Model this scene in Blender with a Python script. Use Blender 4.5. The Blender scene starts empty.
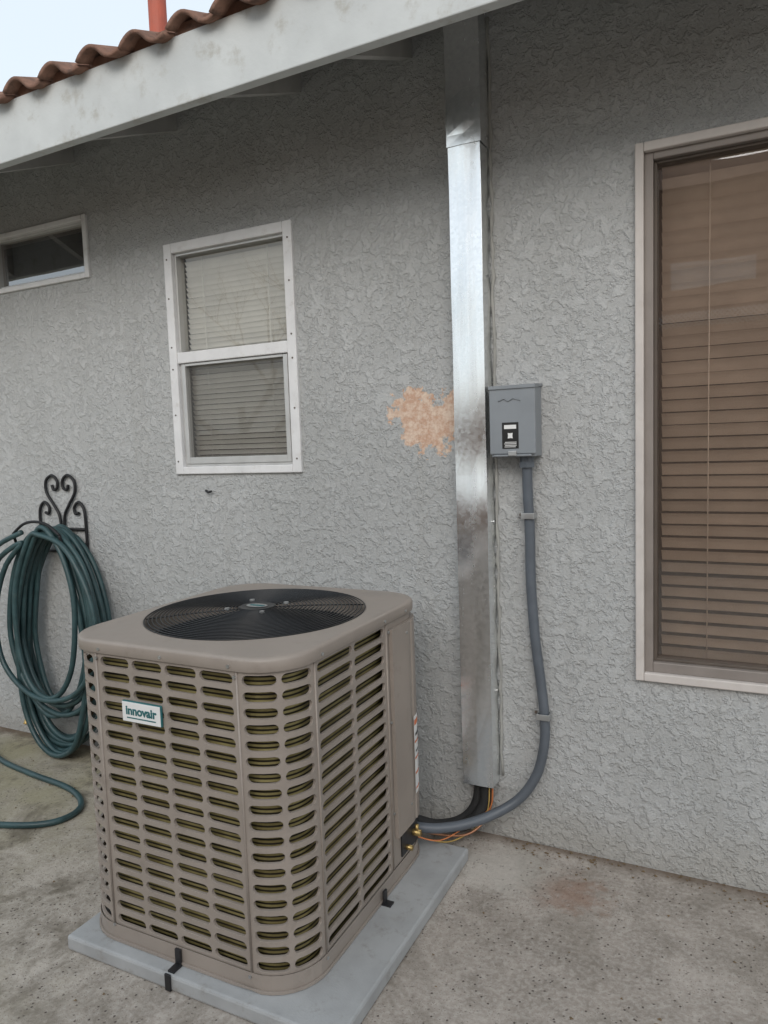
import bpy, math, random
from mathutils import Vector, Matrix
random.seed(7)
sc=bpy.context.scene
R=math.radians
WY=2.632   # stucco face plane

# ------------------------------------------------------------------ helpers
def link(o,parent=None):
    sc.collection.objects.link(o)
    if parent: o.parent=parent
    return o
def empty(name,loc=(0,0,0)):
    o=bpy.data.objects.new(name,None); o.empty_display_size=.1; return link(o)
def mesh(name,vs,fs,mat=None,parent=None,smooth=False):
    m=bpy.data.meshes.new(name); m.from_pydata([tuple(v) for v in vs],[],fs); m.update()
    if smooth: m.polygons.foreach_set("use_smooth",[True]*len(m.polygons))
    o=bpy.data.objects.new(name,m)
    if mat: m.materials.append(mat)
    return link(o,parent)
def bev(o,w,seg=2):
    b=o.modifiers.new("bevel",'BEVEL'); b.width=w; b.segments=seg; b.limit_method='ANGLE'; b.angle_limit=R(35)
    return o
BF=[(0,3,2,1),(4,5,6,7),(0,1,5,4),(1,2,6,5),(2,3,7,6),(3,0,4,7)]
def bverts(a,b):
    return [(a[0],a[1],a[2]),(b[0],a[1],a[2]),(b[0],b[1],a[2]),(a[0],b[1],a[2]),(a[0],a[1],b[2]),(b[0],a[1],b[2]),(b[0],b[1],b[2]),(a[0],b[1],b[2])]
def box(name,a,b,mat,parent=None,bevel=0.0):
    o=mesh(name,bverts(a,b),BF,mat,parent)
    if bevel: bev(o,bevel)
    return o
def boxes(name,lst,mat,parent=None,bevel=0.0):
    vs=[];fs=[]
    for a,b in lst:
        k=len(vs); vs+=bverts(a,b); fs+=[tuple(i+k for i in f) for f in BF]
    o=mesh(name,vs,fs,mat,parent)
    if bevel: bev(o,bevel)
    return o
def catmull(P,n=8,closed=False):
    P=[Vector(p) for p in P]; out=[]; L=len(P)
    rng=range(L) if closed else range(L-1)
    for i in rng:
        if closed: p0,p1,p2,p3=P[(i-1)%L],P[i],P[(i+1)%L],P[(i+2)%L]
        else: p0,p1,p2,p3=P[max(i-1,0)],P[i],P[i+1],P[min(i+2,L-1)]
        for k in range(n):
            t=k/n
            out.append(.5*((2*p1)+(-p0+p2)*t+(2*p0-5*p1+4*p2-p3)*t*t+(-p0+3*p1-3*p2+p3)*t**3))
    if not closed: out.append(P[-1])
    return out
def tubedata(P,r,n=8,closed=False):
    P=[Vector(p) for p in P]; L=len(P); vs=[];fs=[]
    rr=r if callable(r) else (lambda t:r)
    def tan(i):
        if closed: return (P[(i+1)%L]-P[(i-1)%L]).normalized()
        return (P[min(i+1,L-1)]-P[max(i-1,0)]).normalized()
    t=tan(0); u=t.orthogonal().normalized()
    for i in range(L):
        t2=tan(i); q=t.rotation_difference(t2); u=(q@u); u=(u-t2*u.dot(t2)).normalized(); t=t2
        w=t.cross(u)
        for k in range(n):
            a=2*math.pi*k/n; vs.append(P[i]+(u*math.cos(a)+w*math.sin(a))*rr(i/(L-1)))
    for i in range(L if closed else L-1):
        j=(i+1)%L
        for k in range(n):
            k2=(k+1)%n; fs.append((i*n+k,i*n+k2,j*n+k2,j*n+k))
    if not closed:
        fs.append(tuple(reversed(range(n)))); fs.append(tuple((L-1)*n+k for k in range(n)))
    return vs,fs
def tube(name,P,r,mat,parent=None,n=8,closed=False,sub=0):
    if sub: P=catmull(P,sub,closed)
    vs,fs=tubedata(P,r,n,closed); return mesh(name,vs,fs,mat,parent,True)
def tubes(name,lst,mat,parent=None,n=8):
    vs=[];fs=[]
    for P,r,closed in lst:
        v,f=tubedata(P,r,n,closed); k=len(vs); vs+=v; fs+=[tuple(i+k for i in q) for q in f]
    return mesh(name,vs,fs,mat,parent,True)
def cyl(name,p0,p1,r,mat,parent=None,n=20):
    vs,fs=tubedata([p0,p1],r,n); o=mesh(name,vs,fs,mat,parent); return o

# ------------------------------------------------------------------ materials
class NT:
    def __init__(s,name):
        s.m=bpy.data.materials.new(name); s.m.use_nodes=True; s.t=s.m.node_tree; s.n=s.t.nodes; s.l=s.t.links
        s.b=s.n["Principled BSDF"]; s.tc=s.n.new("ShaderNodeTexCoord")
    def noise(s,scale,detail=4,rough=.55,dist=0,vec=None):
        n=s.n.new("ShaderNodeTexNoise"); n.inputs["Scale"].default_value=scale; n.inputs["Detail"].default_value=detail
        n.inputs["Roughness"].default_value=rough; n.inputs["Distortion"].default_value=dist
        s.l.new(vec or s.tc.outputs["Object"],n.inputs["Vector"]); return n.outputs["Fac"]
    def vor(s,scale,feature='F1',out="Distance",vec=None,rand=1):
        n=s.n.new("ShaderNodeTexVoronoi"); n.feature=feature; n.inputs["Scale"].default_value=scale; n.inputs["Randomness"].default_value=rand
        s.l.new(vec or s.tc.outputs["Object"],n.inputs["Vector"]); return n.outputs[out]
    def mapr(s,v,a,b,c=0,d=1,smooth=True):
        n=s.n.new("ShaderNodeMapRange"); n.interpolation_type='SMOOTHSTEP' if smooth else 'LINEAR'
        s.l.new(v,n.inputs[0]); n.inputs[1].default_value=a;n.inputs[2].default_value=b;n.inputs[3].default_value=c;n.inputs[4].default_value=d
        return n.outputs[0]
    def math(s,op,a,b=None,c=None):
        n=s.n.new("ShaderNodeMath"); n.operation=op
        for i,v in enumerate((a,b,c)):
            if v is None: continue
            if isinstance(v,(int,float)): n.inputs[i].default_value=v
            else: s.l.new(v,n.inputs[i])
        return n.outputs[0]
    def mix(s,f,a,b,blend='MIX'):
        n=s.n.new("ShaderNodeMix"); n.data_type='RGBA'; n.blend_type=blend
        for i,v in ((0,f),(6,a),(7,b)):
            if isinstance(v,(int,float)): n.inputs[i].default_value=v
            elif isinstance(v,tuple): n.inputs[i].default_value=(v[0],v[1],v[2],1)
            else: s.l.new(v,n.inputs[i])
        return n.outputs[2]
    def sep(s):
        n=s.n.new("ShaderNodeSeparateXYZ"); s.l.new(s.tc.outputs["Object"],n.inputs[0]); return n.outputs
    def vmap(s,scale=(1,1,1),loc=(0,0,0)):
        n=s.n.new("ShaderNodeMapping"); n.inputs["Scale"].default_value=scale; n.inputs["Location"].default_value=loc
        s.l.new(s.tc.outputs["Object"],n.inputs[0]); return n.outputs[0]
    def set(s,**kw):
        for k,v in kw.items():
            i=s.b.inputs[k.replace("_"," ")]
            if isinstance(v,(int,float)): i.default_value=v
            elif isinstance(v,tuple): i.default_value=(v[0],v[1],v[2],1)
            else: s.l.new(v,i)
    def bump(s,h,strength=.5,dist=.01,prev=None):
        n=s.n.new("ShaderNodeBump"); n.inputs["Strength"].default_value=strength; n.inputs["Distance"].default_value=dist
        s.l.new(h,n.inputs["Height"])
        s.l.new(n.outputs[0],s.b.inputs["Normal"]); return n.outputs[0]
def paint(name,col,rough=.5,metal=0,var=.12,scale=9,bump=.15,bscale=120,dirt=None,dirtamt=.35,spec=.5):
    t=NT(name); f=t.noise(scale,3,.6)
    a=tuple(c*(1-var) for c in col); b=tuple(min(1,c*(1+var)) for c in col)
    c=t.mix(t.mapr(f,.3,.7),a,b)
    if dirt:
        c=t.mix(t.math('MULTIPLY',t.mapr(t.noise(scale*2.3,5,.7),.52,.75),dirtamt),c,dirt)
    t.set(Base_Color=c,Metallic=metal,Specular_IOR_Level=spec,Roughness=t.mapr(f,.3,.7,max(0,rough-.08),min(1,rough+.08)))
    if bump: t.bump(t.noise(bscale,2),bump,.002)
    return t.m

# stucco
def stucco(name,patch):
    t=NT(name); x,y,z=t.sep()
    n1=t.noise(28,4,.68,.15)
    lace=t.mapr(n1,.45,.585)
    n2=t.noise(95,2,.6,0)
    hgt=t.math('ADD',lace,t.math('MULTIPLY',n2,1.0))
    fine=t.noise(300,1,.6); hgt=t.math('ADD',hgt,t.math('MULTIPLY',fine,.35))
    big=t.noise(1.3,4,.6)
    col=t.mix(t.mapr(big,.3,.7),(.41,.418,.415),(.475,.483,.482))
    st=t.noise(1,4,.65,0,t.vmap((11,1,.8)))
    col=t.mix(t.mapr(st,.50,.72,0,.22),col,(.33,.325,.305))
    col=t.mix(t.mapr(n1,.38,.60,.24,0),col,(.27,.27,.265))
    col=t.mix(t.mapr(n2,.35,.65,0,.16),col,(.60,.61,.61))
    low=t.mapr(t.math('ADD',z,t.math('MULTIPLY',big,.3)),.14,.42,.40,0)
    col=t.mix(low,col,(.35,.32,.27))
    if patch:
        px=t.math('DIVIDE',t.math('ADD',x,1.115),.140); pz=t.math('DIVIDE',t.math('SUBTRACT',z,1.650),.115)
        rad=t.math('SQRT',t.math('ADD',t.math('MULTIPLY',px,px),t.math('MULTIPLY',pz,pz)))
        rad=t.math('ADD',rad,t.math('MULTIPLY',t.math('SUBTRACT',t.noise(12,6,.72),.5),3.6))
        pm=t.mapr(rad,.97,.99,1,0)
        edge=t.math('MULTIPLY',t.mapr(rad,.97,.99,0,1),t.mapr(rad,1.0,1.08,1,0))
        pcol=t.mix(t.mapr(t.noise(45,5,.7),.36,.64),(.56,.36,.26),(.72,.58,.47))
        col=t.mix(t.math('MULTIPLY',edge,.5),col,(.70,.70,.68))
        col=t.mix(pm,col,pcol)
        hgt=t.mix(pm,t.math('ADD',hgt,.5),t.math('MULTIPLY',t.noise(120,4,.7),.9))
    t.set(Base_Color=col,Roughness=.88,Specular_IOR_Level=.2)
    t.bump(hgt,.8,.0048)
    return t.m
M_stucco=stucco("stucco_paint",False); M_stuccop=stucco("stucco_chipped",True)

# concrete
t=NT("patio_concrete"); x,y,z=t.sep()
big=t.noise(1.1,5,.62); mid=t.noise(5.5,5,.7); fn=t.noise(60,3,.7)
col=t.mix(t.mapr(big,.3,.7),(.31,.27,.235),(.47,.42,.375))
col=t.mix(t.mapr(mid,.40,.62,0,.68),col,(.24,.21,.18))
col=t.mix(t.mapr(fn,.35,.7,0,.42),col,(.60,.56,.51))
left=t.mapr(t.math('ADD',x,t.math('MULTIPLY',mid,1.0)),-1.9,-.9,1,0)
gm=t.math('MULTIPLY',left,t.mapr(big,.38,.62,.75,.15))
col=t.mix(gm,col,(.32,.295,.18))
m2=t.noise(2.6,5,.75,.5,t.vmap((1,1,1),(4.3,1.7,0)))
col=t.mix(t.math('MULTIPLY',t.mapr(x,-2.2,-1.2,1,.45),t.mapr(m2,.45,.64,0,.8)),col,(.14,.12,.09))
sp=t.vor(48); spk=t.mapr(sp,.08,.20,1,0); gate=t.mapr(mid,.40,.52)
col=t.mix(t.math('MULTIPLY',spk,t.math('MULTIPLY',gate,.9)),col,(.09,.07,.06))
sp2=t.vor(125); col=t.mix(t.math('MULTIPLY',t.mapr(sp2,.12,.30,1,0),t.mapr(big,.40,.60,.25,.8)),col,(.15,.12,.10))
def blot(cx,cy,rx,ry,rag=2.6):
    a=t.math('DIVIDE',t.math('SUBTRACT',x,cx),rx); b=t.math('DIVIDE',t.math('SUBTRACT',y,cy),ry)
    r=t.math('SQRT',t.math('ADD',t.math('MULTIPLY',a,a),t.math('MULTIPLY',b,b)))
    return t.math('ADD',r,t.math('MULTIPLY',t.math('SUBTRACT',rg,.5),rag))
rg=t.noise(19,5,.78)
col=t.mix(t.mapr(blot(-.535,2.37,.15,.12,3.6),.1,1.2,.55,0),col,(.25,.13,.08))
col=t.mix(t.mapr(blot(-.78,2.42,.20,.16),.4,1.3,.5,0),col,(.58,.55,.50))
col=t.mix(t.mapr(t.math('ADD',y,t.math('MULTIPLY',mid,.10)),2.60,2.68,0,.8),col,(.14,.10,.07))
t.set(Base_Color=col,Roughness=.9,Specular_IOR_Level=.2)
h=t.math('SUBTRACT',t.math('ADD',t.math('MULTIPLY',fn,.6),t.math('MULTIPLY',mid,.7)),t.math('MULTIPLY',spk,.9))
t.bump(h,.65,.006)
M_conc=t.m

t=NT("soil"); t.set(Base_Color=t.mix(t.noise(3,6,.7),(.16,.12,.08),(.27,.22,.15)),Roughness=.95); M_soil=t.m

# galvanised steel
t=NT("galvanised_steel"); x,y,z=t.sep()
spc=t.n.new("ShaderNodeTexVoronoi"); spc.inputs["Scale"].default_value=85; t.l.new(t.tc.outputs["Object"],spc.inputs["Vector"])
bw=t.n.new("ShaderNodeRGBToBW"); t.l.new(spc.outputs["Color"],bw.inputs[0])
col=t.mix(bw.outputs[0],(.76,.78,.79),(.88,.90,.91))
st=t.noise(3,4,.6,0,t.vmap((9,9,.5)))
col=t.mix(t.mapr(st,.5,.75,0,.25),col,(.60,.61,.61))
sm=t.mapr(t.vor(16),.03,.08,1,0); col=t.mix(t.math('MULTIPLY',sm,t.mapr(t.noise(2.2),.52,.62,0,.5)),col,(.95,.95,.94))
t.set(Base_Color=col,Metallic=.95,Roughness=t.math('ADD',t.mapr(bw.outputs[0],0,1,.15,.22),t.mapr(st,.3,.7,0,.07)))
t.bump(t.noise(2.1,0,.5,0,t.vmap((.8,1,1.2))),.8,.06)
M_galv=t.m

M_ac=paint("taupe_powder_coat",(.305,.262,.228),.45,0,.06,6,.10,260,(.20,.165,.14),.40)
M_acdark=paint("taupe_seam",(.10,.08,.065),.6)
M_black=paint("black_plastic",(.018,.018,.02),.45,0,.2,12,.1)
M_wire=paint("black_grille_wire",(.012,.013,.015),.38,0,.2)
M_pad=paint("pad_composite",(.36,.367,.37),.75,0,.09,7,.35,180,(.23,.215,.19),.7)
M_white=paint("white_window_frame",(.72,.72,.725),.45,0,.05,8,.1,90,(.45,.42,.38),.4)
M_alu=paint("aluminium_frame",(.56,.56,.55),.4,.4,.06,8,.1,90)
M_cream=paint("beige_window_trim",(.57,.53,.50),.55,0,.06,8,.15,90,(.42,.36,.30),.35)
M_bronze=paint("taupe_inner_frame",(.25,.22,.20),.5,.1,.08)
M_fascia=paint("painted_fascia",(.56,.585,.585),.65,0,.07,4,.35,60,(.34,.32,.27),.65)
M_eave=paint("painted_eave_wood",(.40,.40,.39),.8,0,.12,5,.4,50)
M_boxg=paint("grey_enamel_box",(.235,.255,.275),.42,0,.04,8,.1)
M_cond=paint("grey_pvc_conduit",(.10,.115,.135),.42,0,.08,10,.1)
M_zinc=paint("zinc_strap",(.50,.51,.51),.35,.8,.1)
M_hose=paint("green_hose_rubber",(.032,.070,.075),.42,0,.22,14,.2,200,(.085,.11,.10),.35)
M_iron=paint("black_wrought_iron",(.014,.014,.016),.5,.2,.2)
M_foam=paint("black_pipe_insulation",(.02,.02,.02),.8,0,.2,30,.5,120)
M_orange=paint("orange_wire",(.60,.20,.07),.45)
M_yellow=paint("yellow_wire",(.50,.34,.10),.45)
M_copper=paint("copper_pipe",(.55,.28,.17),.4,.9)
M_label=paint("white_label",(.76,.76,.75),.45,0,.02,8,0)
M_teal=paint("teal_print",(.02,.13,.14),.45,0,.05,8,0)
M_blk=paint("black_label",(.012,.012,.012),.4,0,.05,8,0)
M_red=paint("red_orange_print",(.66,.19,.08),.5,0,.05,8,0)
M_room=paint("dark_room",(.06,.055,.05),.9)
M_blindw=paint("pale_blind",(.86,.84,.79),.6,0,.04,6,0)
M_blindb=paint("brown_blind",(.72,.61,.52),.5,0,.08,6,.1)
M_brass=paint("brass_fitting",(.45,.32,.13),.4,.9)
M_pipe=paint("red_oxide_vent",(.42,.10,.06),.6,0,.12)
M_fence=paint("fence_board",(.20,.105,.065),.8,0,.25,5,.4,40)
M_cap=paint("caulk",(.33,.33,.31),.9)
M_nb=paint("neighbour_siding",(.27,.14,.095),.85,0,.12,3,.2,30)
M_bark=paint("bark",(.16,.13,.10),.9,0,.2)

t=NT("clay_roof_tile"); c=t.mix(t.mapr(t.noise(4,5,.7),.3,.7),(.16,.085,.06),(.28,.16,.115))
c=t.mix(t.mapr(t.noise(17,6,.7),.46,.70,0,.75),c,(.09,.06,.05)); t.set(Base_Color=c,Roughness=.9); t.bump(t.noise(90,4),.4,.004); M_tile=t.m

# coil fins
t=NT("coil_fins"); x,y,z=t.sep()
w=t.math('ABSOLUTE',t.math('SINE',t.math('MULTIPLY',z,math.pi/.0125)))
band=t.mapr(w,.45,.85)
col=t.mix(band,(.022,.018,.012),t.mix(t.mapr(t.noise(9,3),.3,.7),(.22,.18,.07),(.40,.34,.15)))
t.set(Base_Color=col,Metallic=.35,Roughness=.45); M_coil=t.m

def glass(name,tint=(1,1,1),f0=.07):
    m=bpy.data.materials.new(name); m.use_nodes=True; nt=m.node_tree; nt.nodes.clear()
    o=nt.nodes.new("ShaderNodeOutputMaterial"); mx=nt.nodes.new("ShaderNodeMixShader"); tr=nt.nodes.new("ShaderNodeBsdfTransparent"); gl=nt.nodes.new("ShaderNodeBsdfGlossy")
    lw=nt.nodes.new("ShaderNodeLayerWeight"); lw.inputs[0].default_value=.5; tr.inputs[0].default_value=(*tint,1); gl.inputs["Roughness"].default_value=0
    pw=nt.nodes.new("ShaderNodeMath"); pw.operation='POWER'; pw.inputs[1].default_value=4; nt.links.new(lw.outputs["Facing"],pw.inputs[0])
    ma=nt.nodes.new("ShaderNodeMath"); ma.operation='MULTIPLY_ADD'; ma.inputs[1].default_value=1-f0; ma.inputs[2].default_value=f0; nt.links.new(pw.outputs[0],ma.inputs[0])
    bp=nt.nodes.new("ShaderNodeBump"); ns=nt.nodes.new("ShaderNodeTexNoise"); ns.inputs["Scale"].default_value=2.2; ns.inputs["Detail"].default_value=1
    tc=nt.nodes.new("ShaderNodeTexCoord"); nt.links.new(tc.outputs["Object"],ns.inputs["Vector"]); bp.inputs["Strength"].default_value=.06; bp.inputs["Distance"].default_value=.02
    nt.links.new(ns.outputs["Fac"],bp.inputs["Height"]); nt.links.new(bp.outputs[0],gl.inputs["Normal"])
    nt.links.new(ma.outputs[0],mx.inputs[0]); nt.links.new(tr.outputs[0],mx.inputs[1]); nt.links.new(gl.outputs[0],mx.inputs[2]); nt.links.new(mx.outputs[0],o.inputs[0])
    return m
M_glass=glass("window_glass",(.95,.95,.93),.08)
M_glassb=glass("tinted_window_glass",(.86,.82,.78),.16)
M_glassc=glass("reflective_window_glass",(.70,.60,.52),.36)
def screen(name,op,col):
    m=bpy.data.materials.new(name); m.use_nodes=True; nt=m.node_tree; nt.nodes.clear()
    o=nt.nodes.new("ShaderNodeOutputMaterial"); mx=nt.nodes.new("ShaderNodeMixShader"); tr=nt.nodes.new("ShaderNodeBsdfTransparent"); d=nt.nodes.new("ShaderNodeBsdfDiffuse")
    d.inputs[0].default_value=(*col,1); mx.inputs[0].default_value=op
    nt.links.new(tr.outputs[0],mx.inputs[1]); nt.links.new(d.outputs[0],mx.inputs[2]); nt.links.new(mx.outputs[0],o.inputs[0]); return m
M_screen=screen("insect_screen",.30,(.16,.155,.15))

# ------------------------------------------------------------------ ground
mesh("ground",[(-150,-150,-.03),(150,-150,-.03),(150,150,-.03),(-150,150,-.03)],[(0,1,2,3)],M_soil)
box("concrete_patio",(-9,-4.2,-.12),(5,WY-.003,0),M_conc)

# ------------------------------------------------------------------ house
H=empty("stucco_house")
openings=[(-2.385,-1.725,1.465,2.475),(-4.2,-2.905,2.435,2.695),(-.325,1.30,.715,2.49)]
PR=(-1.40,-.90,1.30,1.95)
xs=sorted({-7.0,3.0,PR[0],PR[1],*[o[0] for o in openings],*[o[1] for o in openings]}); zs=sorted({-.03,3.16,PR[2],PR[3],*[o[2] for o in openings],*[o[3] for o in openings]})
vs=[];fs=[];idx={};mi=[]
def vid(a,b,yy):
    k=(a,b,yy)
    if k not in idx: idx[k]=len(vs); vs.append((a,yy,b))
    return idx[k]
def inside(xa,xb,za,zb,L_):
    cx=(xa+xb)/2; cz=(za+zb)/2
    return any(o[0]<cx<o[1] and o[2]<cz<o[3] for o in L_)
for i in range(len(xs)-1):
    for j in range(len(zs)-1):
        q=(xs[i],xs[i+1],zs[j],zs[j+1])
        if inside(*q,openings): continue
        fs.append((vid(xs[i],zs[j],WY),vid(xs[i+1],zs[j],WY),vid(xs[i+1],zs[j+1],WY),vid(xs[i],zs[j+1],WY))); mi.append(1 if inside(*q,[PR]) else 0)
for o in openings:
    a,b,c,d=o; D2=WY+.14
    k=len(vs)
    vs+=[(a,WY,c),(b,WY,c),(b,WY,d),(a,WY,d),(a,D2,c),(b,D2,c),(b,D2,d),(a,D2,d)]
    fs+=[(k,k+1,k+5,k+4),(k+1,k+2,k+6,k+5),(k+2,k+3,k+7,k+6),(k+3,k,k+4,k+7)]; mi+=[0]*4
o=mesh("wall",vs,fs,M_stucco,H); o.data.materials.append(M_stuccop); o.data.polygons.foreach_set("material_index",mi)
mesh("wall_sides",[(-7,WY,-.03),(-7,9,-.03),(-7,9,3.16),(-7,WY,3.16),(3,WY,-.03),(3,9,-.03),(3,9,3.16),(3,WY,3.16)],[(0,3,2,1),(4,5,6,7),(1,2,6,5)],M_stucco,H)

def frame(name,a,b,c,d,y0,y1,w,mat,bevel=.003):
    if isinstance(w,(int,float)): w=(w,w,w,w) # l r b t
    l,r,bo,to=w
    return boxes(name,[((a,y0,c),(a+l,y1,d)),((b-r,y0,c),(b,y1,d)),((a+l,y0,c),(b-r,y1,c+bo)),((a+l,y0,d-to),(b-r,y1,d))],mat,H,bevel)
def slats(name,a,b,z0,z1,y,pitch,width,tilt,mat):
    vs=[];fs=[]; z=z0
    while z<z1:
        dz=random.uniform(-.0006,.0006); tt=tilt+random.uniform(-.04,.04); ca,sa=math.cos(tt),math.sin(tt)
        n=5; k=len(vs); skew=random.uniform(-.0012,.0012)
        for xx,sk in ((a,-skew),(b,skew)):
            for i in range(n):
                u=(i/(n-1)-.5)*width; cr=.08*width*(1-(2*u/width)**2)
                vs.append((xx,y+u*ca,z+dz+sk+u*sa+cr))
        for i in range(n-1): fs.append((k+i,k+n+i,k+n+i+1,k+i+1))
        z+=pitch
    return mesh(name,vs,fs,mat,H,True)
def pane(name,a,b,c,d,y,mat): return mesh(name,[(a,y,c),(b,y,c),(b,y,d),(a,y,d)],[(0,1,2,3)],mat,H)
def roomback(name,a,b,c,d):
    box(name,(a-.1,WY+.34,c-.1),(b+.1,WY+.36,d+.1),M_room,H)
    boxes(name+"_reveal",[((a-.1,WY+.145,c-.1),(a-.02,WY+.34,d+.1)),((b+.02,WY+.145,c-.1),(b+.1,WY+.34,d+.1)),((a-.02,WY+.145,c-.1),(b+.02,WY+.34,c-.02)),((a-.02,WY+.145,d+.02),(b+.02,WY+.34,d+.1))],M_room,H)

# small sash window
a,b,c,d=-2.405,-1.705,1.445,2.495
frame("sash_window_frame",a,b,c,d,WY-.014,WY+.05,(.045,.045,.035,.045),M_white,.004)
frame("sash_window_inner_frame",a+.045,b-.045,c+.035,d-.045,WY+.006,WY+.06,.012,M_alu,.002)
box("sash_window_rail",(a+.045,WY-.010,1.955),(b-.045,WY+.03,2.005),M_white,H,.004)
frame("sash_window_lower_sash",a+.057,b-.057,c+.047,1.953,WY+.0,WY+.03,(.022,.022,.03,.012),M_alu,.002)
pane("sash_window_glass",a+.05,b-.05,c+.04,d-.05,WY+.036,M_glass)
pane("sash_window_screen",a+.07,b-.07,c+.07,1.95,WY+.012,M_screen)
slats("sash_window_blind",a+.06,b-.06,c+.05,d-.05,WY+.066,.0235,.026,R(-50),M_blindw)
tubes("sash_window_blind_cords",[([(xx,WY+.052,c+.05),(xx,WY+.052,d-.05)],.0012,False) for xx in (a+.17,b-.17)],M_blindw,H,5)
roomback("sash_window_room",a,b,c,d)
def screws(name,pts,nrm,mat,parent,r=.004,h=.003):
    vs=[];fs=[]
    for p in pts:
        p=Vector(p); v,f=tubedata([p,p+Vector(nrm)*h],r,8); k=len(vs); vs+=v; fs+=[tuple(i+k for i in q) for q in f]
    return mesh(name,vs,fs,mat,parent)
screws("sash_window_screws",[(xx,WY-.014,zz) for xx in (a+.02,b-.02) for zz in (c+.06,1.72,1.93,2.03,2.25,d-.07)],(0,-1,0),M_acdark,H,.004,.002)
tube("wall_cable_stub",[(-2.235,WY,1.365),(-2.232,WY-.014,1.368),(-2.215,WY-.020,1.362),(-2.195,WY-.018,1.366)],.005,M_black,H,6,False,4)

# high slider
a,b,c,d=-4.22,-2.885,2.415,2.715
frame("slider_window_frame",a,b,c,d,WY-.014,WY+.05,(.028,.028,.025,.025),M_white,.004)
frame("slider_window_sash",a+.028,b-.028,c+.025,d-.025,WY+.008,WY+.04,.012,M_alu,.002)
box("slider_window_mullion",(-3.60,WY+.0,c+.03),(-3.565,WY+.045,d-.03),M_alu,H,.002)
pane("slider_window_glass",a+.04,b-.04,c+.03,d-.03,WY+.03,M_glassc)
roomback("slider_window_room",a,b,c,d)
# large window
a,b,c,d=-.345,1.32,.695,2.51
frame("picture_window_trim",a,b,c,d,WY-.02,WY+.05,(.028,.034,.030,.030),M_cream,.004)
frame("picture_window_frame",a+.028,b-.034,c+.030,d-.030,WY+.0,WY+.07,(.028,.024,.036,.024),M_bronze,.003)
frame("picture_window_channel",a+.056,b-.058,c+.066,d-.054,WY+.02,WY+.07,.010,M_acdark,.002)
pane("picture_window_glass",a+.06,b-.06,c+.072,d-.06,WY+.052,M_glassb)
pane("picture_window_screen",a+.06,b-.06,c+.072,d-.06,WY+.035,screen("brown_insect_screen",.18,(.22,.17,.14)))
slats("picture_window_blind",a+.075,b-.08,c+.085,d-.06,WY+.090,.0435,.049,R(-52),M_blindb)
tubes("picture_window_blind_cords",[([(xx,WY+.068,c+.08),(xx,WY+.068,d-.07)],.0022,False) for xx in (-.12,.5,1.1)],M_blindb,H,5)
roomback("picture_window_room",a,b,c,d)

# eave
SL=.42; FY=2.032; X0,X1=-7.3,3.3
def tilt(o):
    for v in o.data.vertices: v.co.z+=.012*(v.co.x+2.7)
    return o
tilt(box("fascia",(X0,FY,2.72),(X1,FY+.04,2.945),M_fascia,H,.004))
def sloped(xa,xb,ya,yb,zoff0,zoff1):
    zz=lambda yy:2.925+(yy-FY)*SL
    return [(xa,ya,zz(ya)+zoff0),(xb,ya,zz(ya)+zoff0),(xb,yb,zz(yb)+zoff0),(xa,yb,zz(yb)+zoff0),(xa,ya,zz(ya)+zoff1),(xb,ya,zz(ya)+zoff1),(xb,yb,zz(yb)+zoff1),(xa,yb,zz(yb)+zoff1)]
tilt(mesh("roof_sheathing",sloped(X0,X1,FY+.042,6.5,0.0,.018),BF,M_eave,H))
vs=[];fs=[]
for i in range(15):
    xx=-2.31-.655*6+.655*i
    if abs(xx+.91)<.15: xx-=.16
    v=sloped(xx-.02,xx+.02,FY+.041,WY+.1,-.205,-.002); k=len(vs); vs+=v; fs+=[tuple(q+k for q in f) for f in BF]
tilt(mesh("rafter_tails",vs,fs,M_eave,H))
# tiles
vs=[];fs=[]; pitch=.205; ns=14
def prof(u):
    if u<.66: return .042*math.sin(math.pi*u/.66)**.8
    return -.010*math.sin(math.pi*(u-.66)/.34)
nx=int((X1-X0)/pitch)
for row in range(9):
    yy0=FY-.045+row*.33; yy1=yy0+.40
    jit=[random.uniform(-.006,.006) for _ in range(nx)]; jy=[random.uniform(-.016,.016) for _ in range(nx)]
    for i in range(nx):
        k=len(vs); sk=random.uniform(-.008,.008)
        for s in range(ns+1):
            u=s/ns; xx=X0+(i+u)*pitch; p=prof(u)+jit[i]+sk*(u-.5)
            for yy,ex in ((yy0+jy[i],.022),(yy1,.004)):
                vs.append((xx,yy,2.945+(yy-FY)*SL+ex+p))
        for s in range(ns):
            fs.append((k+2*s,k+2*s+2,k+2*s+3,k+2*s+1))
o=tilt(mesh("roof_tiles",vs,fs,M_tile,H,True)); sm=o.modifiers.new("thick",'SOLIDIFY'); sm.thickness=.014; sm.offset=-1
tilt(box("tile_birdstop",(X0,FY+.012,2.946),(X1,FY+.035,2.985),M_tile,H))
mesh("roof_back",[(X0,5,4.3),(X1,5,4.3),(X1,9.3,2.9),(X0,9.3,2.9)],[(0,1,2,3)],M_tile,H)
cyl("roof_vent_pipe",(-2.39,2.66,3.1),(-2.39,2.66,4.4),.040,M_pipe,H)

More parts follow.
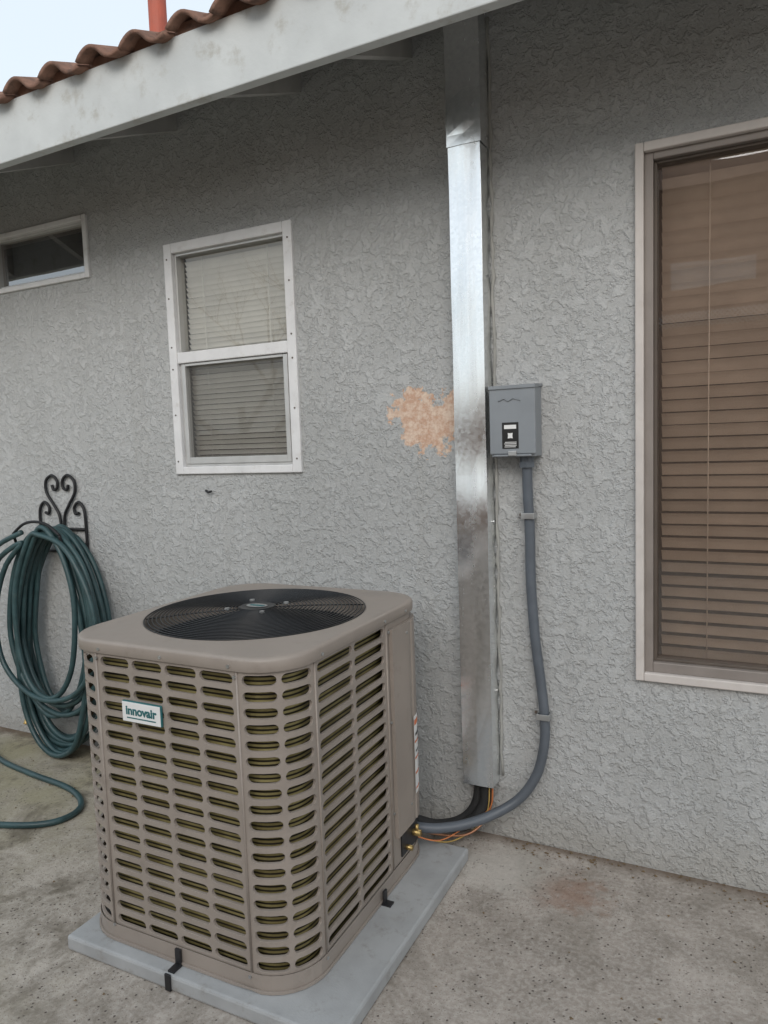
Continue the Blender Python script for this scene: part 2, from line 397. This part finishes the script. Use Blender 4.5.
# ------------------------------------------------------------------ duct
D=empty("metal_line_duct")
xa,xb=-.972,-.853; yf=WY-.092
def duct(name,xa,xb,yf,z0,z1):
    vs=[];fs=[];n=14
    for i in range(n+1):
        z=z0+(z1-z0)*i/n; w=.0008*math.sin(i*2.1)
        vs+=[(xa,WY-.001,z),(xa+w,yf,z),((xa+xb)/2,yf-.001+w,z),(xb+w,yf,z),(xb,WY-.001,z)]
    for i in range(n):
        for j in range(4):
            fs.append((5*i+j,5*i+j+1,5*i+5+j+1,5*i+5+j))
    o=mesh(name,vs,fs,M_galv,D); s=o.modifiers.new("t",'SOLIDIFY'); s.thickness=.0012; s.offset=1; bev(o,.0025); return o
duct("duct_lower",xa,xb,yf,.235,2.62)
duct("duct_upper",xa-.004,xb+.004,yf-.004,2.60,3.12)
mesh("duct_bottom_cap",[(xa,WY-.002,.236),(xb,WY-.002,.236),(xb,yf+.002,.236),(xa,yf+.002,.236)],[(0,1,2,3)],M_galv,D)
screws("duct_side_screws",[(xb+.002,WY-.03,z) for z in (.6,1.25,2.15,2.63,2.85)],(1,0,0),M_zinc,D,.005,.004)
P=[(xb+.008+random.uniform(-.003,.005),WY-.003,.25+i*.05) for i in range(57)]
tube("caulk_bead",P,lambda t:.0060+.003*math.sin(t*170),M_cap,D,6)

# ------------------------------------------------------------------ disconnect box
E=empty("electrical_disconnect_box")
ba,bb,bc,bd=-.832,-.670,1.492,1.752; by=WY-.092
box("body",(ba,by,bc),(bb,WY-.002,bd-.01),M_boxg,E,.004)
box("cover",(ba-.003,by-.010,bc+.010),(bb+.003,by-.001,bd-.006),M_boxg,E,.004)
mesh("rain_hood",[(ba-.004,WY-.002,bd),(bb+.004,WY-.002,bd),(bb+.004,by-.015,bd-.006),(ba-.004,by-.015,bd-.006),(ba-.004,WY-.002,bd-.009),(bb+.004,WY-.002,bd-.009),(bb+.004,by-.015,bd-.018),(ba-.004,by-.015,bd-.018)],[(0,3,2,1),(4,5,6,7),(0,1,5,4),(1,2,6,5),(2,3,7,6),(3,0,4,7)],M_boxg,E)
box("cover_lip",(ba+.012,by-.014,bc+.002),(bb-.012,by-.001,bc+.009),M_boxg,E,.002)
box("hasp",(-.765,by-.019,bc+.004),(-.735,by-.0105,bc+.022),M_zinc,E,.002)
yl=by-.0115
box("black_label",(-.788,yl,1.522),(-.728,by-.0095,1.615),M_blk,E)
box("label_print",(-.780,yl-.0006,1.592),(-.736,yl+.0002,1.606),M_label,E)
mesh("label_mark",[(-.758+.013*math.cos(q*math.pi/4)*(1 if q%2 else .6),yl-.0007,1.568+.014*math.sin(q*math.pi/4)*(1 if q%2 else .6)) for q in range(8)],[tuple(range(8))],M_label,E)
boxes("label_text",[((-.781+random.uniform(0,.004),yl-.0006,1.527+k*.0055),(-.737+random.uniform(-.008,.003),yl+.0002,1.5292+k*.0055)) for k in range(4)],M_label,E)
tubes("cover_emboss",[([( -.80,by-.0105,1.69),(-.78,by-.0125,1.70),(-.765,by-.0125,1.69),(-.745,by-.0125,1.70),(-.72,by-.0105,1.69)],.0018,False)],M_boxg,E,6)
cyl("conduit_hub",(-.715,WY-.045,1.470),(-.715,WY-.045,1.495),.026,M_cond,E)
cyl("conduit_nut",(-.715,WY-.045,1.452),(-.715,WY-.045,1.472),.030,M_cond,E,6)

# ------------------------------------------------------------------ conduit
C=empty("electrical_conduit")
cp=[(-.715,WY-.045,1.46),(-.716,WY-.036,1.35),(-.713,WY-.028,1.22),(-.712,WY-.026,1.02),(-.700,WY-.026,.82),(-.682,WY-.026,.66),(-.668,WY-.03,.53),(-.668,WY-.035,.42),(-.695,WY-.045,.30),(-.755,WY-.07,.205),(-.84,WY-.12,.150),(-.93,WY-.19,.125),(-1.02,WY-.25,.12),(-1.10,WY-.28,.125)]
tube("conduit_run",cp,.0185,M_cond,C,14,False,8)
for zz,xx in ((1.275,-.7145),(.525,-.668)):
    boxes("strap",[((xx-.024,WY-.056,zz-.011),(xx+.024,WY-.052,zz+.011)),((xx-.024,WY-.052,zz-.011),(xx-.020,WY-.002,zz+.011)),((xx+.020,WY-.052,zz-.011),(xx+.024,WY-.002,zz+.011)),((xx-.05,WY-.006,zz-.011),(xx-.0245,WY-.002,zz+.011))],M_zinc,C,.001)
    screws("strap_screw",[(xx-.037,WY-.006,zz)],(0,-1,0),M_acdark,C,.006,.003)

# ------------------------------------------------------------------ refrigerant lines and wires
L=empty("refrigerant_line_set")
tube("suction_line",[(-.90,WY-.045,.34),(-.90,WY-.045,.22),(-.905,WY-.05,.14),(-.94,WY-.085,.085),(-1.00,WY-.14,.075),(-1.06,WY-.20,.10),(-1.12,WY-.24,.13)],.022,M_foam,L,12,False,8)
tube("suction_line_wrap",[(-.93,WY-.04,.34),(-.93,WY-.04,.20),(-.95,WY-.05,.12),(-1.00,WY-.07,.07),(-1.06,WY-.13,.07),(-1.12,WY-.20,.10)],.017,M_foam,L,12,False,8)
tube("control_cable",[(-.885,WY-.03,.34),(-.885,WY-.035,.18),(-.90,WY-.04,.10),(-.97,WY-.07,.05),(-1.05,WY-.16,.06),(-1.11,WY-.25,.10)],.010,M_foam,L,10,False,8)
tube("liquid_line",[(-.875,WY-.035,.33),(-.875,WY-.04,.20),(-.89,WY-.06,.10),(-.95,WY-.13,.05),(-1.04,WY-.24,.09),(-1.10,WY-.29,.13)],.005,M_copper,L,8,False,8)
tube("orange_wire",[(-.868,WY-.05,.34),(-.866,WY-.055,.22),(-.872,WY-.06,.15),(-.90,WY-.08,.115),(-.95,WY-.16,.09),(-1.01,WY-.26,.08),(-1.08,WY-.33,.12)],.0028,M_orange,L,6,False,8)
tube("yellow_wire",[(-.88,WY-.055,.34),(-.878,WY-.06,.24),(-.885,WY-.07,.13),(-.93,WY-.10,.06),(-1.0,WY-.20,.045),(-1.08,WY-.30,.10)],.0025,M_yellow,L,6,False,8)

# ------------------------------------------------------------------ pad
PD=box("equipment_pad",(-1.900,1.455,0.0),(-.912,2.42,.048),M_pad,None,.008)

# ------------------------------------------------------------------ AC
A=empty("air_conditioner_condenser")
cx,cy,hx,hy,r=-1.480,1.962,.412,.452,.150
x0,x1,y0,y1=cx-hx,cx+hx,cy-hy,cy+hy
def flat(p,q,n): 
    p=Vector(p);q=Vector(q);Ln=(q-p).length
    return (Ln,lambda s:((p+(q-p)*(s/Ln)),Vector(n)))
def arc(c,a0):
    Ln=r*math.pi/2
    def f(s):
        a=a0+s/r; n=Vector((math.cos(a),math.sin(a))); return Vector(c)+n*r,n
    return (Ln,f)
S_front=flat((x0+r,y0),(x1-r,y0),(0,-1)); S_fr=arc((x1-r,y0+r),-math.pi/2); S_right=flat((x1,y0+r),(x1,y1-r),(1,0)); S_br=arc((x1-r,y1-r),0)
S_back=flat((x1-r,y1),(x0+r,y1),(0,1)); S_bl=arc((x0+r,y1-r),math.pi/2); S_left=flat((x0,y1-r),(x0,y0+r),(-1,0)); S_fl=arc((x0+r,y0+r),math.pi)
ZB,ZT=.100,.958
def slotted(name,sec,s0,s1,ncol,nrow,z0=ZB,z1=ZT,gap=.012,edge=.009,fill=.665):
    f=sec[1]; vs=[];fs=[]
    cw=(s1-s0-2*edge)/ncol; ch=(z1-z0)/nrow; K=4
    def P(s,z,d=0):
        s_=max(0,min(sec[0],s)); p,n=f(s_); p=p-n*d; return (p.x,p.y,z)
    def strip(sa,sb,za,zb,k=3):
        for i in range(k):
            a=sa+(sb-sa)*i/k;b=sa+(sb-sa)*(i+1)/k;q=len(vs); vs.extend([P(a,za),P(b,za),P(b,zb),P(a,zb)]); fs.append((q,q+1,q+2,q+3))
    strip(s0,s0+edge,z0,z1); strip(s1-edge,s1,z0,z1)
    for c in range(ncol):
        for rr in range(nrow):
            A0=s0+edge+c*cw;B0=A0+cw; Z0=z0+rr*ch; Z1=Z0+ch; zc=(Z0+Z1)/2; H2=ch/2
            pr=ch*fill/2; L0=A0+gap/2+pr; R0=B0-gap/2-pr
            inner=[];outer=[]
            tb=[-1,-1,-.5,0,.5,1,1]
            for i,ang in enumerate((-90,-60,-30,0,30,60,90)):
                a=R(ang); inner.append((R0+pr*math.cos(a),zc+pr*math.sin(a)))
                outer.append((R0 if i in(0,6) else B0, zc+H2*tb[i]))
            for k in range(1,K):
                xx=R0+(L0-R0)*k/K; inner.append((xx,zc+pr)); outer.append((xx,Z1))
            for i,ang in enumerate((90,120,150,180,210,240,270)):
                a=R(ang); inner.append((L0+pr*math.cos(a),zc+pr*math.sin(a)))
                outer.append((L0 if i in(0,6) else A0, zc-H2*tb[i]))
            for k in range(1,K):
                xx=L0+(R0-L0)*k/K; inner.append((xx,zc-pr)); outer.append((xx,Z0))
            n=len(inner); q=len(vs)
            cs=(L0+R0)/2
            for s,z in outer: vs.append(P(s,z))
            for s,z in inner: vs.append(P(s,z,.0))
            for s,z in inner: vs.append(P(cs+(s-cs)*.994,zc+(z-zc)*.96,.0020))
            for s,z in inner: vs.append(P(cs+(s-cs)*.99,zc+(z-zc)*.94,.009))
            for i in range(n):
                j=(i+1)%n
                fs.append((q+i,q+j,q+n+j,q+n+i)); fs.append((q+n+i,q+n+j,q+2*n+j,q+2*n+i)); fs.append((q+2*n+i,q+2*n+j,q+3*n+j,q+3*n+i))
    return mesh(name,vs,fs,M_ac,A)
NR=19
slotted("front_louver_panel",S_front,0,S_front[0],4,NR)
slotted("corner_louver_panel",S_fr,0,S_fr[0],2,NR)
RS=S_right[0]*.735
slotted("side_louver_panel",S_right,0,RS,2,NR)
slotted("corner_louver_panel_left",S_fl,0,S_fl[0],2,NR)
slotted("side_louver_panel_left",S_left,0,S_left[0],4,NR)
slotted("corner_louver_panel_back",S_bl,0,S_bl[0],2,NR)
slotted("back_louver_panel",S_back,0,S_back[0],4,NR)
def ribbon(name,pieces,z0,z1,off,mat,k=12,smooth=True,th=0):
    pts=[]
    for sec,s0,s1 in pieces:
        for i in range(k+1):
            p,n=sec[1](s0+(s1-s0)*i/k); pts.append((p+n*off))
    vs=[];fs=[]
    for p in pts: vs+=[(p.x,p.y,z0),(p.x,p.y,z1)]
    for i in range(len(pts)-1): fs.append((2*i,2*i+2,2*i+3,2*i+1))
    o=mesh(name,vs,fs,mat,A)
    if th:
        s=o.modifiers.new("t",'SOLIDIFY'); s.thickness=th; s.offset=1; bev(o,min(.003,th*.45))
    return o
full=[(s,0,s[0]) for s in (S_front,S_fr,S_right,S_br,S_back,S_bl,S_left,S_fl)]
ribbon("service_panel_backing",[(S_right,RS,S_right[0]),(S_br,0,S_br[0])],.10,ZT,0,M_ac)
ribbon("service_panel",[(S_right,RS+.02,S_right[0]),(S_br,0,S_br[0]*.72)],.205,.935,.001,M_ac,10,True,.014)
ribbon("base_pan",full,.055,.101,.003,M_ac,8,True,.002)
ribbon("base_pan_lip",full,.05,.058,.006,M_ac,8,True,.005)
seam=[]
for sec,s in ((S_front,0),(S_front,S_front[0]),(S_fr,S_fr[0]),(S_right,RS),(S_fl,0)):
    p,n=sec[1](s); seam.append(([(p.x+n.x*.0012,p.y+n.y*.0012,.102),(p.x+n.x*.0012,p.y+n.y*.0012,.96)],.0035,False))
tubes("corner_seams",seam,M_ac,A,8)
ribbon("condenser_coil",full,.06,.95,-.034,M_coil)
# lid
N=128
def rsq(ang,grow):
    dx,dy=math.cos(ang),math.sin(ang); lo,hi=0,1.2
    for _ in range(30):
        m=(lo+hi)/2; qx=abs(dx*m)-(hx+grow-r); qy=abs(dy*m)-(hy+grow-r)
        sd=math.hypot(max(qx,0),max(qy,0))+min(max(qx,qy),0)-r
        if sd>0: hi=m
        else: lo=m
    return lo
loops=[]
for z,g in ((.960,.004),(.961,.008),(.9625,.009),(.990,.009),(.9945,.0078),(.998,.0045),(1.0,-.001),(1.0005,-.012)):
    loops.append([(cx+math.cos(2*math.pi*i/N)*rsq(2*math.pi*i/N,g),cy+math.sin(2*math.pi*i/N)*rsq(2*math.pi*i/N,g),z) for i in range(N)])
FR=.362
for z,rd in ((1.0035,.382),(1.0045,.376),(1.0045,.370),(1.002,FR),(.985,FR-.001),(.93,FR-.004)):
    loops.append([(cx+math.cos(2*math.pi*i/N)*rd,cy+math.sin(2*math.pi*i/N)*rd,z) for i in range(N)])
vs=[p for l in loops for p in l]; fs=[]
for k in range(len(loops)-1):
    for i in range(N):
        j=(i+1)%N; fs.append((k*N+i,k*N+j,(k+1)*N+j,(k+1)*N+i))
o=mesh("top_cover",vs,fs,M_ac,A,True)
sp=[]
for sec,ss in ((S_front,(.02,S_front[0]*.5,S_front[0]-.02)),(S_fr,(S_fr[0]*.5,)),(S_right,(.03,RS-.02,S_right[0]-.02))):
    for s in ss:
        p,n=sec[1](s); q=p+n*.008; sp.append(tubedata([(q.x,q.y,.974),(q.x+n.x*.004,q.y+n.y*.004,.974)],.0052,8))
for sec,s,z in ((S_right,RS+.008,.93),(S_right,RS+.008,.62),(S_right,RS+.008,.30),(S_front,.004,.10),(S_front,S_front[0]-.004,.09),(S_fr,S_fr[0]-.004,.09),(S_front,.004,.945),(S_front,S_front[0]-.004,.945)):
    p,n=sec[1](s); q=p+n*.005; sp.append(tubedata([(q.x,q.y,z),(q.x+n.x*.004,q.y+n.y*.004,z)],.0048,8))
for z in (.90,.28):
    p,n=S_right[1](S_right[0]-.03); q=p+n*.015; sp.append(tubedata([(q.x,q.y,z),(q.x+n.x*.003,q.y+n.y*.003,z)],.005,8))
vs=[];fs=[]
for v,f in sp: k=len(vs); vs+=v; fs+=[tuple(i+k for i in q) for q in f]
mesh("panel_screws",vs,fs,M_zinc,A)
def disc(name,z,rad,mat,n=48): return mesh(name,[(cx+rad*math.cos(2*math.pi*i/n),cy+rad*math.sin(2*math.pi*i/n),z) for i in range(n)],[tuple(range(n))],mat,A)
disc("fan_shroud_floor",.80,.38,M_black)
vs,fs=tubedata([(cx,cy,.80),(cx,cy,.93)],FR-.004,64); mesh("fan_shroud",vs,fs[:-2],M_black,A,True)
vs=[];fs=[]
for b_ in range(4):
    a0=b_*math.pi/2+.4; k=len(vs); nr=6;na=6
    for i in range(nr+1):
        rad=.07+.26*i/nr
        for j in range(na+1):
            a=a0+ (j/na)*(.55+.35*i/nr)+.15*i/nr; zz=.86+.07*(j/na)
            vs.append((cx+rad*math.cos(a),cy+rad*math.sin(a),zz))
    for i in range(nr):
        for j in range(na): q=k+i*(na+1)+j; fs.append((q,q+1,q+na+2,q+na+1))
mesh("fan_blades",vs,fs,M_black,A,True)
cyl("fan_motor",(cx,cy,.82),(cx,cy,.98),.075,M_black,A,32)
rings=[]
def dome(rad): return 1.006+.014*(1-(rad/FR)**2)
nring=24
for i in range(nring):
    rad=.062+(FR-.062+.004)*i/(nring-1)
    rings.append(([(cx+rad*math.cos(2*math.pi*q/64),cy+rad*math.sin(2*math.pi*q/64),dome(rad)) for q in range(64)],.0022,True))
for q in range(12):
    a=2*math.pi*q/12+.1
    pts=[]
    for i in range(9):
        rad=.05+(FR+.006-.05)*i/8; pts.append((cx+rad*math.cos(a),cy+rad*math.sin(a),dome(rad)-.004))
    rings.append((pts,.0026,False))
tubes("fan_guard_grille",rings,M_wire,A,5)
cyl("grille_hub",(cx,cy,1.014),(cx,cy,1.023),.060,M_wire,A,40)
mesh("hub_badge",[(cx+.040*math.cos(q/32*2*math.pi),cy+.026*math.sin(q/32*2*math.pi),1.0245) for q in range(32)],[tuple(range(32))],M_zinc,A)
box("hub_badge_print",(cx-.028,cy-.006,1.0247),(cx+.028,cy+.008,1.0253),M_teal,A)
screws("hub_bolts",[(cx+.10*math.cos(q*math.pi/2+.8),cy+.10*math.sin(q*math.pi/2+.8),dome(.10)+.001) for q in range(4)],(0,0,1),M_zinc,A,.009,.006)
# name plate
bx0,bx1,bz0,bz1=-1.640,-1.488,.766,.830
box("name_plate",(bx0,y0-.010,bz0),(bx1,y0-.0005,bz1),M_teal,A,.004)
box("name_plate_face",(bx0+.0025,y0-.0112,bz0+.0025),(bx1-.0025,y0-.0095,bz1-.0025),M_label,A,.002)
box("name_plate_underline",(bx0+.02,y0-.0118,bz0+.013),(bx1-.02,y0-.0110,bz0+.0165),M_teal,A)
cu=bpy.data.curves.new("name_plate_text",'FONT'); cu.body="innovair"; cu.size=.0365; cu.align_x='CENTER'; cu.extrude=.0004; cu.offset=.0012
to=bpy.data.objects.new("tmp",cu); sc.collection.objects.link(to)
dg=bpy.context.evaluated_depsgraph_get(); tm=bpy.data.meshes.new_from_object(to.evaluated_get(dg)); bpy.data.objects.remove(to)
tm.materials.clear(); tm.materials.append(M_teal)
tob=bpy.data.objects.new("name_plate_text",tm); link(tob,A); tob.rotation_euler=(R(90),0,0); tob.location=((bx0+bx1)/2,y0-.0118,bz0+.025)
def patch(name,sec,s0,s1,z0,z1,off,mat,k=4):
    vs=[];fs=[]
    for i in range(k+1):
        p,n=sec[1](s0+(s1-s0)*i/k); p=p+n*off; vs+=[(p.x,p.y,z0),(p.x,p.y,z1)]
    for i in range(k): fs.append((2*i,2*i+2,2*i+3,2*i+1))
    return mesh(name,vs,fs,mat,A)
patch("data_sticker",S_br,.006,.10,.30,.585,.0162,M_label)
for k,(za,zb) in enumerate(((.55,.57),(.485,.493),(.425,.433),(.37,.378),(.315,.322))): patch("data_sticker_print",S_br,.009,.097,za,zb,.0168,M_red)
patch("data_sticker_text",S_br,.016,.09,.51,.52,.0168,M_blk); patch("data_sticker_text",S_br,.016,.08,.45,.457,.0168,M_blk)
tubes("service_valves",[([(x1-.01,2.26,.16),(x1+.035,2.26,.16)],.012,False),([(x1-.01,2.20,.135),(x1+.03,2.20,.135)],.009,False),([(x1+.02,2.26,.16),(x1+.02,2.26,.19)],.007,False)],M_brass,A,12)
box("valve_recess_dark",(x1+.001,2.165,.115),(x1+.006,2.30,.20),M_black,A,.001)  # black sheet paints the darkness of the valve recess, which isn't cut in
def clip(name,x,y,front):
    if front: boxes(name,[((x-.012,y-.030,.048),(x+.012,y+.012,.054)),((x-.010,y+.000,.054),(x+.010,y+.008,.100)),((x-.010,y-.046,.004),(x+.010,y-.040,.054))],M_black,A,.001)
    else: boxes(name,[((x-.012,y-.014,.048),(x+.030,y+.014,.054)),((x-.000,y-.010,.054),(x+.008,y+.010,.095))],M_black,A,.001)
clip("tie_down_clip",-1.478,y0-.016,1); clip("tie_down_clip",x1+.014,2.0,0)

# ------------------------------------------------------------------ hose hanger
G=empty("hose_hanger")
hxx=-3.20; hy_=WY-.012; ri=.0075
parts=[]
for sg in (-1,1):
    parts.append((catmull([(hxx+sg*.012,hy_,1.16),(hxx+sg*.02,hy_,1.24),(hxx+sg*.06,hy_,1.30),(hxx+sg*.105,hy_,1.36),(hxx+sg*.105,hy_,1.42),(hxx+sg*.06,hy_,1.45),(hxx+sg*.022,hy_,1.425),(hxx+sg*.022,hy_,1.385),(hxx+sg*.05,hy_,1.375),(hxx+sg*.06,hy_,1.40)],5),ri,False))
    parts.append((catmull([(hxx+sg*.17,hy_,1.02),(hxx+sg*.17,hy_,1.18),(hxx+sg*.165,hy_,1.27),(hxx+sg*.13,hy_,1.31),(hxx+sg*.095,hy_,1.285),(hxx+sg*.10,hy_,1.25),(hxx+sg*.125,hy_,1.255)],5),ri,False))
    parts.append((catmull([(hxx+sg*.17,hy_,1.10),(hxx+sg*.17,hy_-.07,1.075),(hxx+sg*.17,hy_-.14,1.09),(hxx+sg*.17,hy_-.165,1.16)],5),ri,False))
parts.append(([(hxx-.17,hy_,1.17),(hxx+.17,hy_,1.17)],ri,False)); parts.append(([(hxx-.17,hy_,1.05),(hxx+.17,hy_,1.05)],ri,False))
parts.append((catmull([(hxx-.17,hy_-.165,1.16),(hxx-.09,hy_-.165,1.21),(hxx,hy_-.165,1.225),(hxx+.09,hy_-.165,1.21),(hxx+.17,hy_-.165,1.16)],5),ri,False))
parts.append((catmull([(hxx-.17,hy_-.08,1.07),(hxx-.08,hy_-.08,1.12),(hxx,hy_-.08,1.135),(hxx+.08,hy_-.08,1.12),(hxx+.17,hy_-.08,1.07)],5),ri*1.3,False))
tubes("scroll_ironwork",parts,M_iron,G,8)
# ------------------------------------------------------------------ hose
Ho=empty("garden_hose")
random.seed(11)
pts=[]; loops_n=16
for l in range(loops_n):
    aw=.375-.20*random.random()**1.2; bot=random.uniform(.02,.34) if l not in (3,7,10,13) else .02; top=1.14+.025*random.random()+.02*(l%3)
    if bot<.1: aw=max(aw,.25)
    yb=WY-.036-.0095*l+random.uniform(-.006,.006); sh=random.uniform(-.05,.05)
    for q in range(14):
        th=2*math.pi*q/14
        zc=(top+bot)/2; b=(top-bot)/2; z=zc+b*math.cos(th)
        w=aw*(1.0+.12*(-math.cos(th)))
        x=hxx+.035+sh*(1-math.cos(th))*.5+w*math.sin(th)
        pts.append((x+random.uniform(-.010,.010),yb-.035*(1-math.cos(th))*.5,max(.016,z)))
pts+=[(hxx-.30,WY-.20,1.0),(hxx-.40,WY-.22,.72),(hxx-.42,WY-.24,.35),(hxx-.38,WY-.27,.06),(hxx-.20,WY-.33,.016),(hxx+.10,WY-.38,.014),(hxx+.42,WY-.42,.014),(hxx+.60,WY-.52,.014),(hxx+.60,WY-.66,.014),(hxx+.42,WY-.76,.014),(hxx+.1,WY-.82,.014),(hxx-.3,WY-.82,.014),(hxx-1.0,WY-.7,.014)]
tube("hose_coil",pts,.0135,M_hose,Ho,9,False,5)
tube("hose_tail",[(hxx-.10,WY-.18,1.17),(hxx-.28,WY-.22,1.08),(hxx-.36,WY-.25,.92),(hxx-.37,WY-.26,.80)],.0135,M_hose,Ho,9,False,6)
nzx=hxx-.35
tube("nozzle_body",[(nzx,WY-.26,.81),(nzx,WY-.26,.77),(nzx-.002,WY-.262,.70),(nzx-.007,WY-.27,.60),(nzx-.01,WY-.28,.54)],lambda t:.017+.008*math.sin(t*math.pi),M_black,Ho,12,False,5)
tube("nozzle_trigger",[(nzx+.02,WY-.275,.76),(nzx+.04,WY-.28,.70),(nzx+.035,WY-.28,.62)],.006,M_red,Ho,8,False,5)
tube("nozzle_head",[(nzx-.01,WY-.28,.54),(nzx-.015,WY-.285,.50)],.028,M_black,Ho,14)
Sg=empty("water_spigot")
tube("spigot_pipe",[(hxx-.30,WY-.0,.14),(hxx-.30,WY-.07,.14),(hxx-.30,WY-.10,.10)],.014,M_brass,Sg,10,False,5)
tube("spigot_handle",[(hxx-.30+.035*math.cos(q),WY-.06,.185+.035*math.sin(q)*.3) for q in [i*math.pi/6 for i in range(12)]],.006,M_red,Sg,6,True)

# ------------------------------------------------------------------ things behind the viewpoint (seen in reflections)
xx=-9.0; fb=[]
while xx<5:
    hg=1.82+random.uniform(-.015,.015); fb.append(((xx,-4.35,0.0),(xx+.135,-4.33,hg))); xx+=.142
fb+=[((-9,-4.42,.35),(5,-4.352,.44)),((-9,-4.42,1.45),(5,-4.352,1.54))]
boxes("wooden_fence",fb,M_fence)
Nb=empty("neighbor_house")
boxes("siding",[((-3.2,-14,-.03),(7,-9,5.9))]+[((-3.21,-9.012,.1+.2*k),(7.01,-9.001,.115+.2*k)) for k in range(29)],M_nb,Nb)
mesh("roof",[(-3.7,-8.4,5.75),(7.5,-8.4,5.75),(7.5,-11.5,7.1),(-3.7,-11.5,7.1),(7.5,-14.6,5.75),(-3.7,-14.6,5.75)],[(0,1,2,3),(3,2,4,5)],M_tile,Nb)
frame_parts=[((-1.3,-9.05,4.15),(-1.22,-9.013,4.6)),((.02,-9.05,4.15),(.1,-9.013,4.6)),((-1.22,-9.05,4.15),(.02,-9.013,4.22)),((-1.22,-9.05,4.53),(.02,-9.013,4.6))]
# window and lattice stand proud of the siding, facing this yard
boxes("window_frame",[((p[0],-9.0,p[2]),(q[0],-8.93,q[2])) for p,q in frame_parts],M_white,Nb); box("window_shade",(-1.22,-8.99,4.22),(.02,-8.95,4.53),M_white,Nb)
lat=[]
for k in range(30):
    xk=-1.6+k*.08
    lat.append(([(xk,-8.96,3.45),(xk+.25,-8.96,3.70)],.016,False)); lat.append(([(xk+.25,-8.92,3.45),(xk,-8.92,3.70)],.016,False))
tubes("white_lattice",lat,M_white,Nb,4)
random.seed(5)
tv=[];tf=[]
def branch(p,d,ln,rd,dep):
    n=4; P=[p]; dd=d.copy()
    for i in range(n):
        dd=(dd+Vector((random.uniform(-.18,.18),random.uniform(-.18,.18),random.uniform(-.05,.14)))).normalized(); P.append(P[-1]+dd*ln/n)
    v,f=tubedata(P,lambda t:rd*(1-.45*t),5); k=len(tv); tv.extend(v); tf.extend([tuple(i+k for i in q) for q in f])
    if dep==0: return
    for _ in range(3 if dep>1 else 4):
        a=P[random.choice((2,3,4))]; nd=(dd+Vector((random.uniform(-1,1),random.uniform(-1,1),random.uniform(-.2,.7)))*.8).normalized()
        branch(a,nd,ln*random.uniform(.62,.8),rd*.5,dep-1)
branch(Vector((-10.5,-8.5,-.03)),Vector((0,0,1)),2.6,.17,5)
mesh("bare_tree",tv,tf,M_bark)

# debris
random.seed(3)
vs=[];fs=[]
for i in range(480):
    if random.random()<.55: X=random.uniform(-.85,1.0); Y=WY-abs(random.gauss(0,.05))-.01
    else: X=random.uniform(-3.5,.6); Y=random.uniform(.9,2.6)
    if -1.93<X<-.88 and Y>1.42 and Y<2.45: continue
    s=random.uniform(.002,.007); a=random.uniform(0,6.28); k=len(vs)
    vs+=[(X+s*math.cos(a+q*2.09)*(1+.5*random.random()),Y+s*math.sin(a+q*2.09),.0015+.003*random.random()) for q in range(3)]
    vs.append((X,Y,.003+s*.6)); fs+=[(k,k+1,k+3),(k+1,k+2,k+3),(k+2,k,k+3)]
mesh("ground_litter",vs,fs,paint("leaf_litter",(.16,.11,.06),.9))

# ------------------------------------------------------------------ light
sv=Vector((.30,-.9,.50)).normalized()
sun=bpy.data.lights.new("sun",'SUN'); sun.energy=1.5; sun.angle=R(42); sun.color=(1,.98,.955)
so=bpy.data.objects.new("sun",sun); link(so); so.rotation_euler=sv.to_track_quat('Z','Y').to_euler()
w=bpy.data.worlds.new("World"); sc.world=w; w.use_nodes=True; nt=w.node_tree
bg=nt.nodes["Background"]; sky=nt.nodes.new("ShaderNodeTexSky"); sky.sky_type='NISHITA'; sky.sun_disc=False
sky.sun_elevation=math.asin(sv.z); sky.sun_rotation=math.atan2(sv.x,sv.y); sky.dust_density=3.0; sky.air_density=1.0; sky.ozone_density=1.0
mx=nt.nodes.new("ShaderNodeMix"); mx.data_type='RGBA'; mx.inputs[0].default_value=.65; mx.inputs[7].default_value=(8.1,8.9,9.4,1)
nt.links.new(sky.outputs[0],mx.inputs[6]); nt.links.new(mx.outputs[2],bg.inputs[0]); bg.inputs[1].default_value=.142

# ------------------------------------------------------------------ camera
yaw,pit,rol=R(26.703),R(5.275),R(-1.936)
fw=Vector((-math.sin(yaw)*math.cos(pit),math.cos(yaw)*math.cos(pit),-math.sin(pit)))
rt=Vector((math.cos(yaw),math.sin(yaw),0)); up=rt.cross(fw)
r2=rt*math.cos(rol)+up*math.sin(rol); u2=-rt*math.sin(rol)+up*math.cos(rol)
cam=bpy.data.cameras.new("camera"); co=bpy.data.objects.new("camera",cam); link(co)
m=Matrix.Identity(4)
for i in range(3): m[i][0]=r2[i]; m[i][1]=u2[i]; m[i][2]=-fw[i]
m[2][3]=1.55; co.matrix_world=m
cam.sensor_fit='HORIZONTAL'; cam.sensor_width=36; cam.lens=36*725.5/768; cam.clip_end=1000; cam.clip_start=.05
sc.camera=co
sc.view_settings.view_transform='Standard'; sc.view_settings.look='None'; sc.view_settings.exposure=0; sc.view_settings.gamma=1
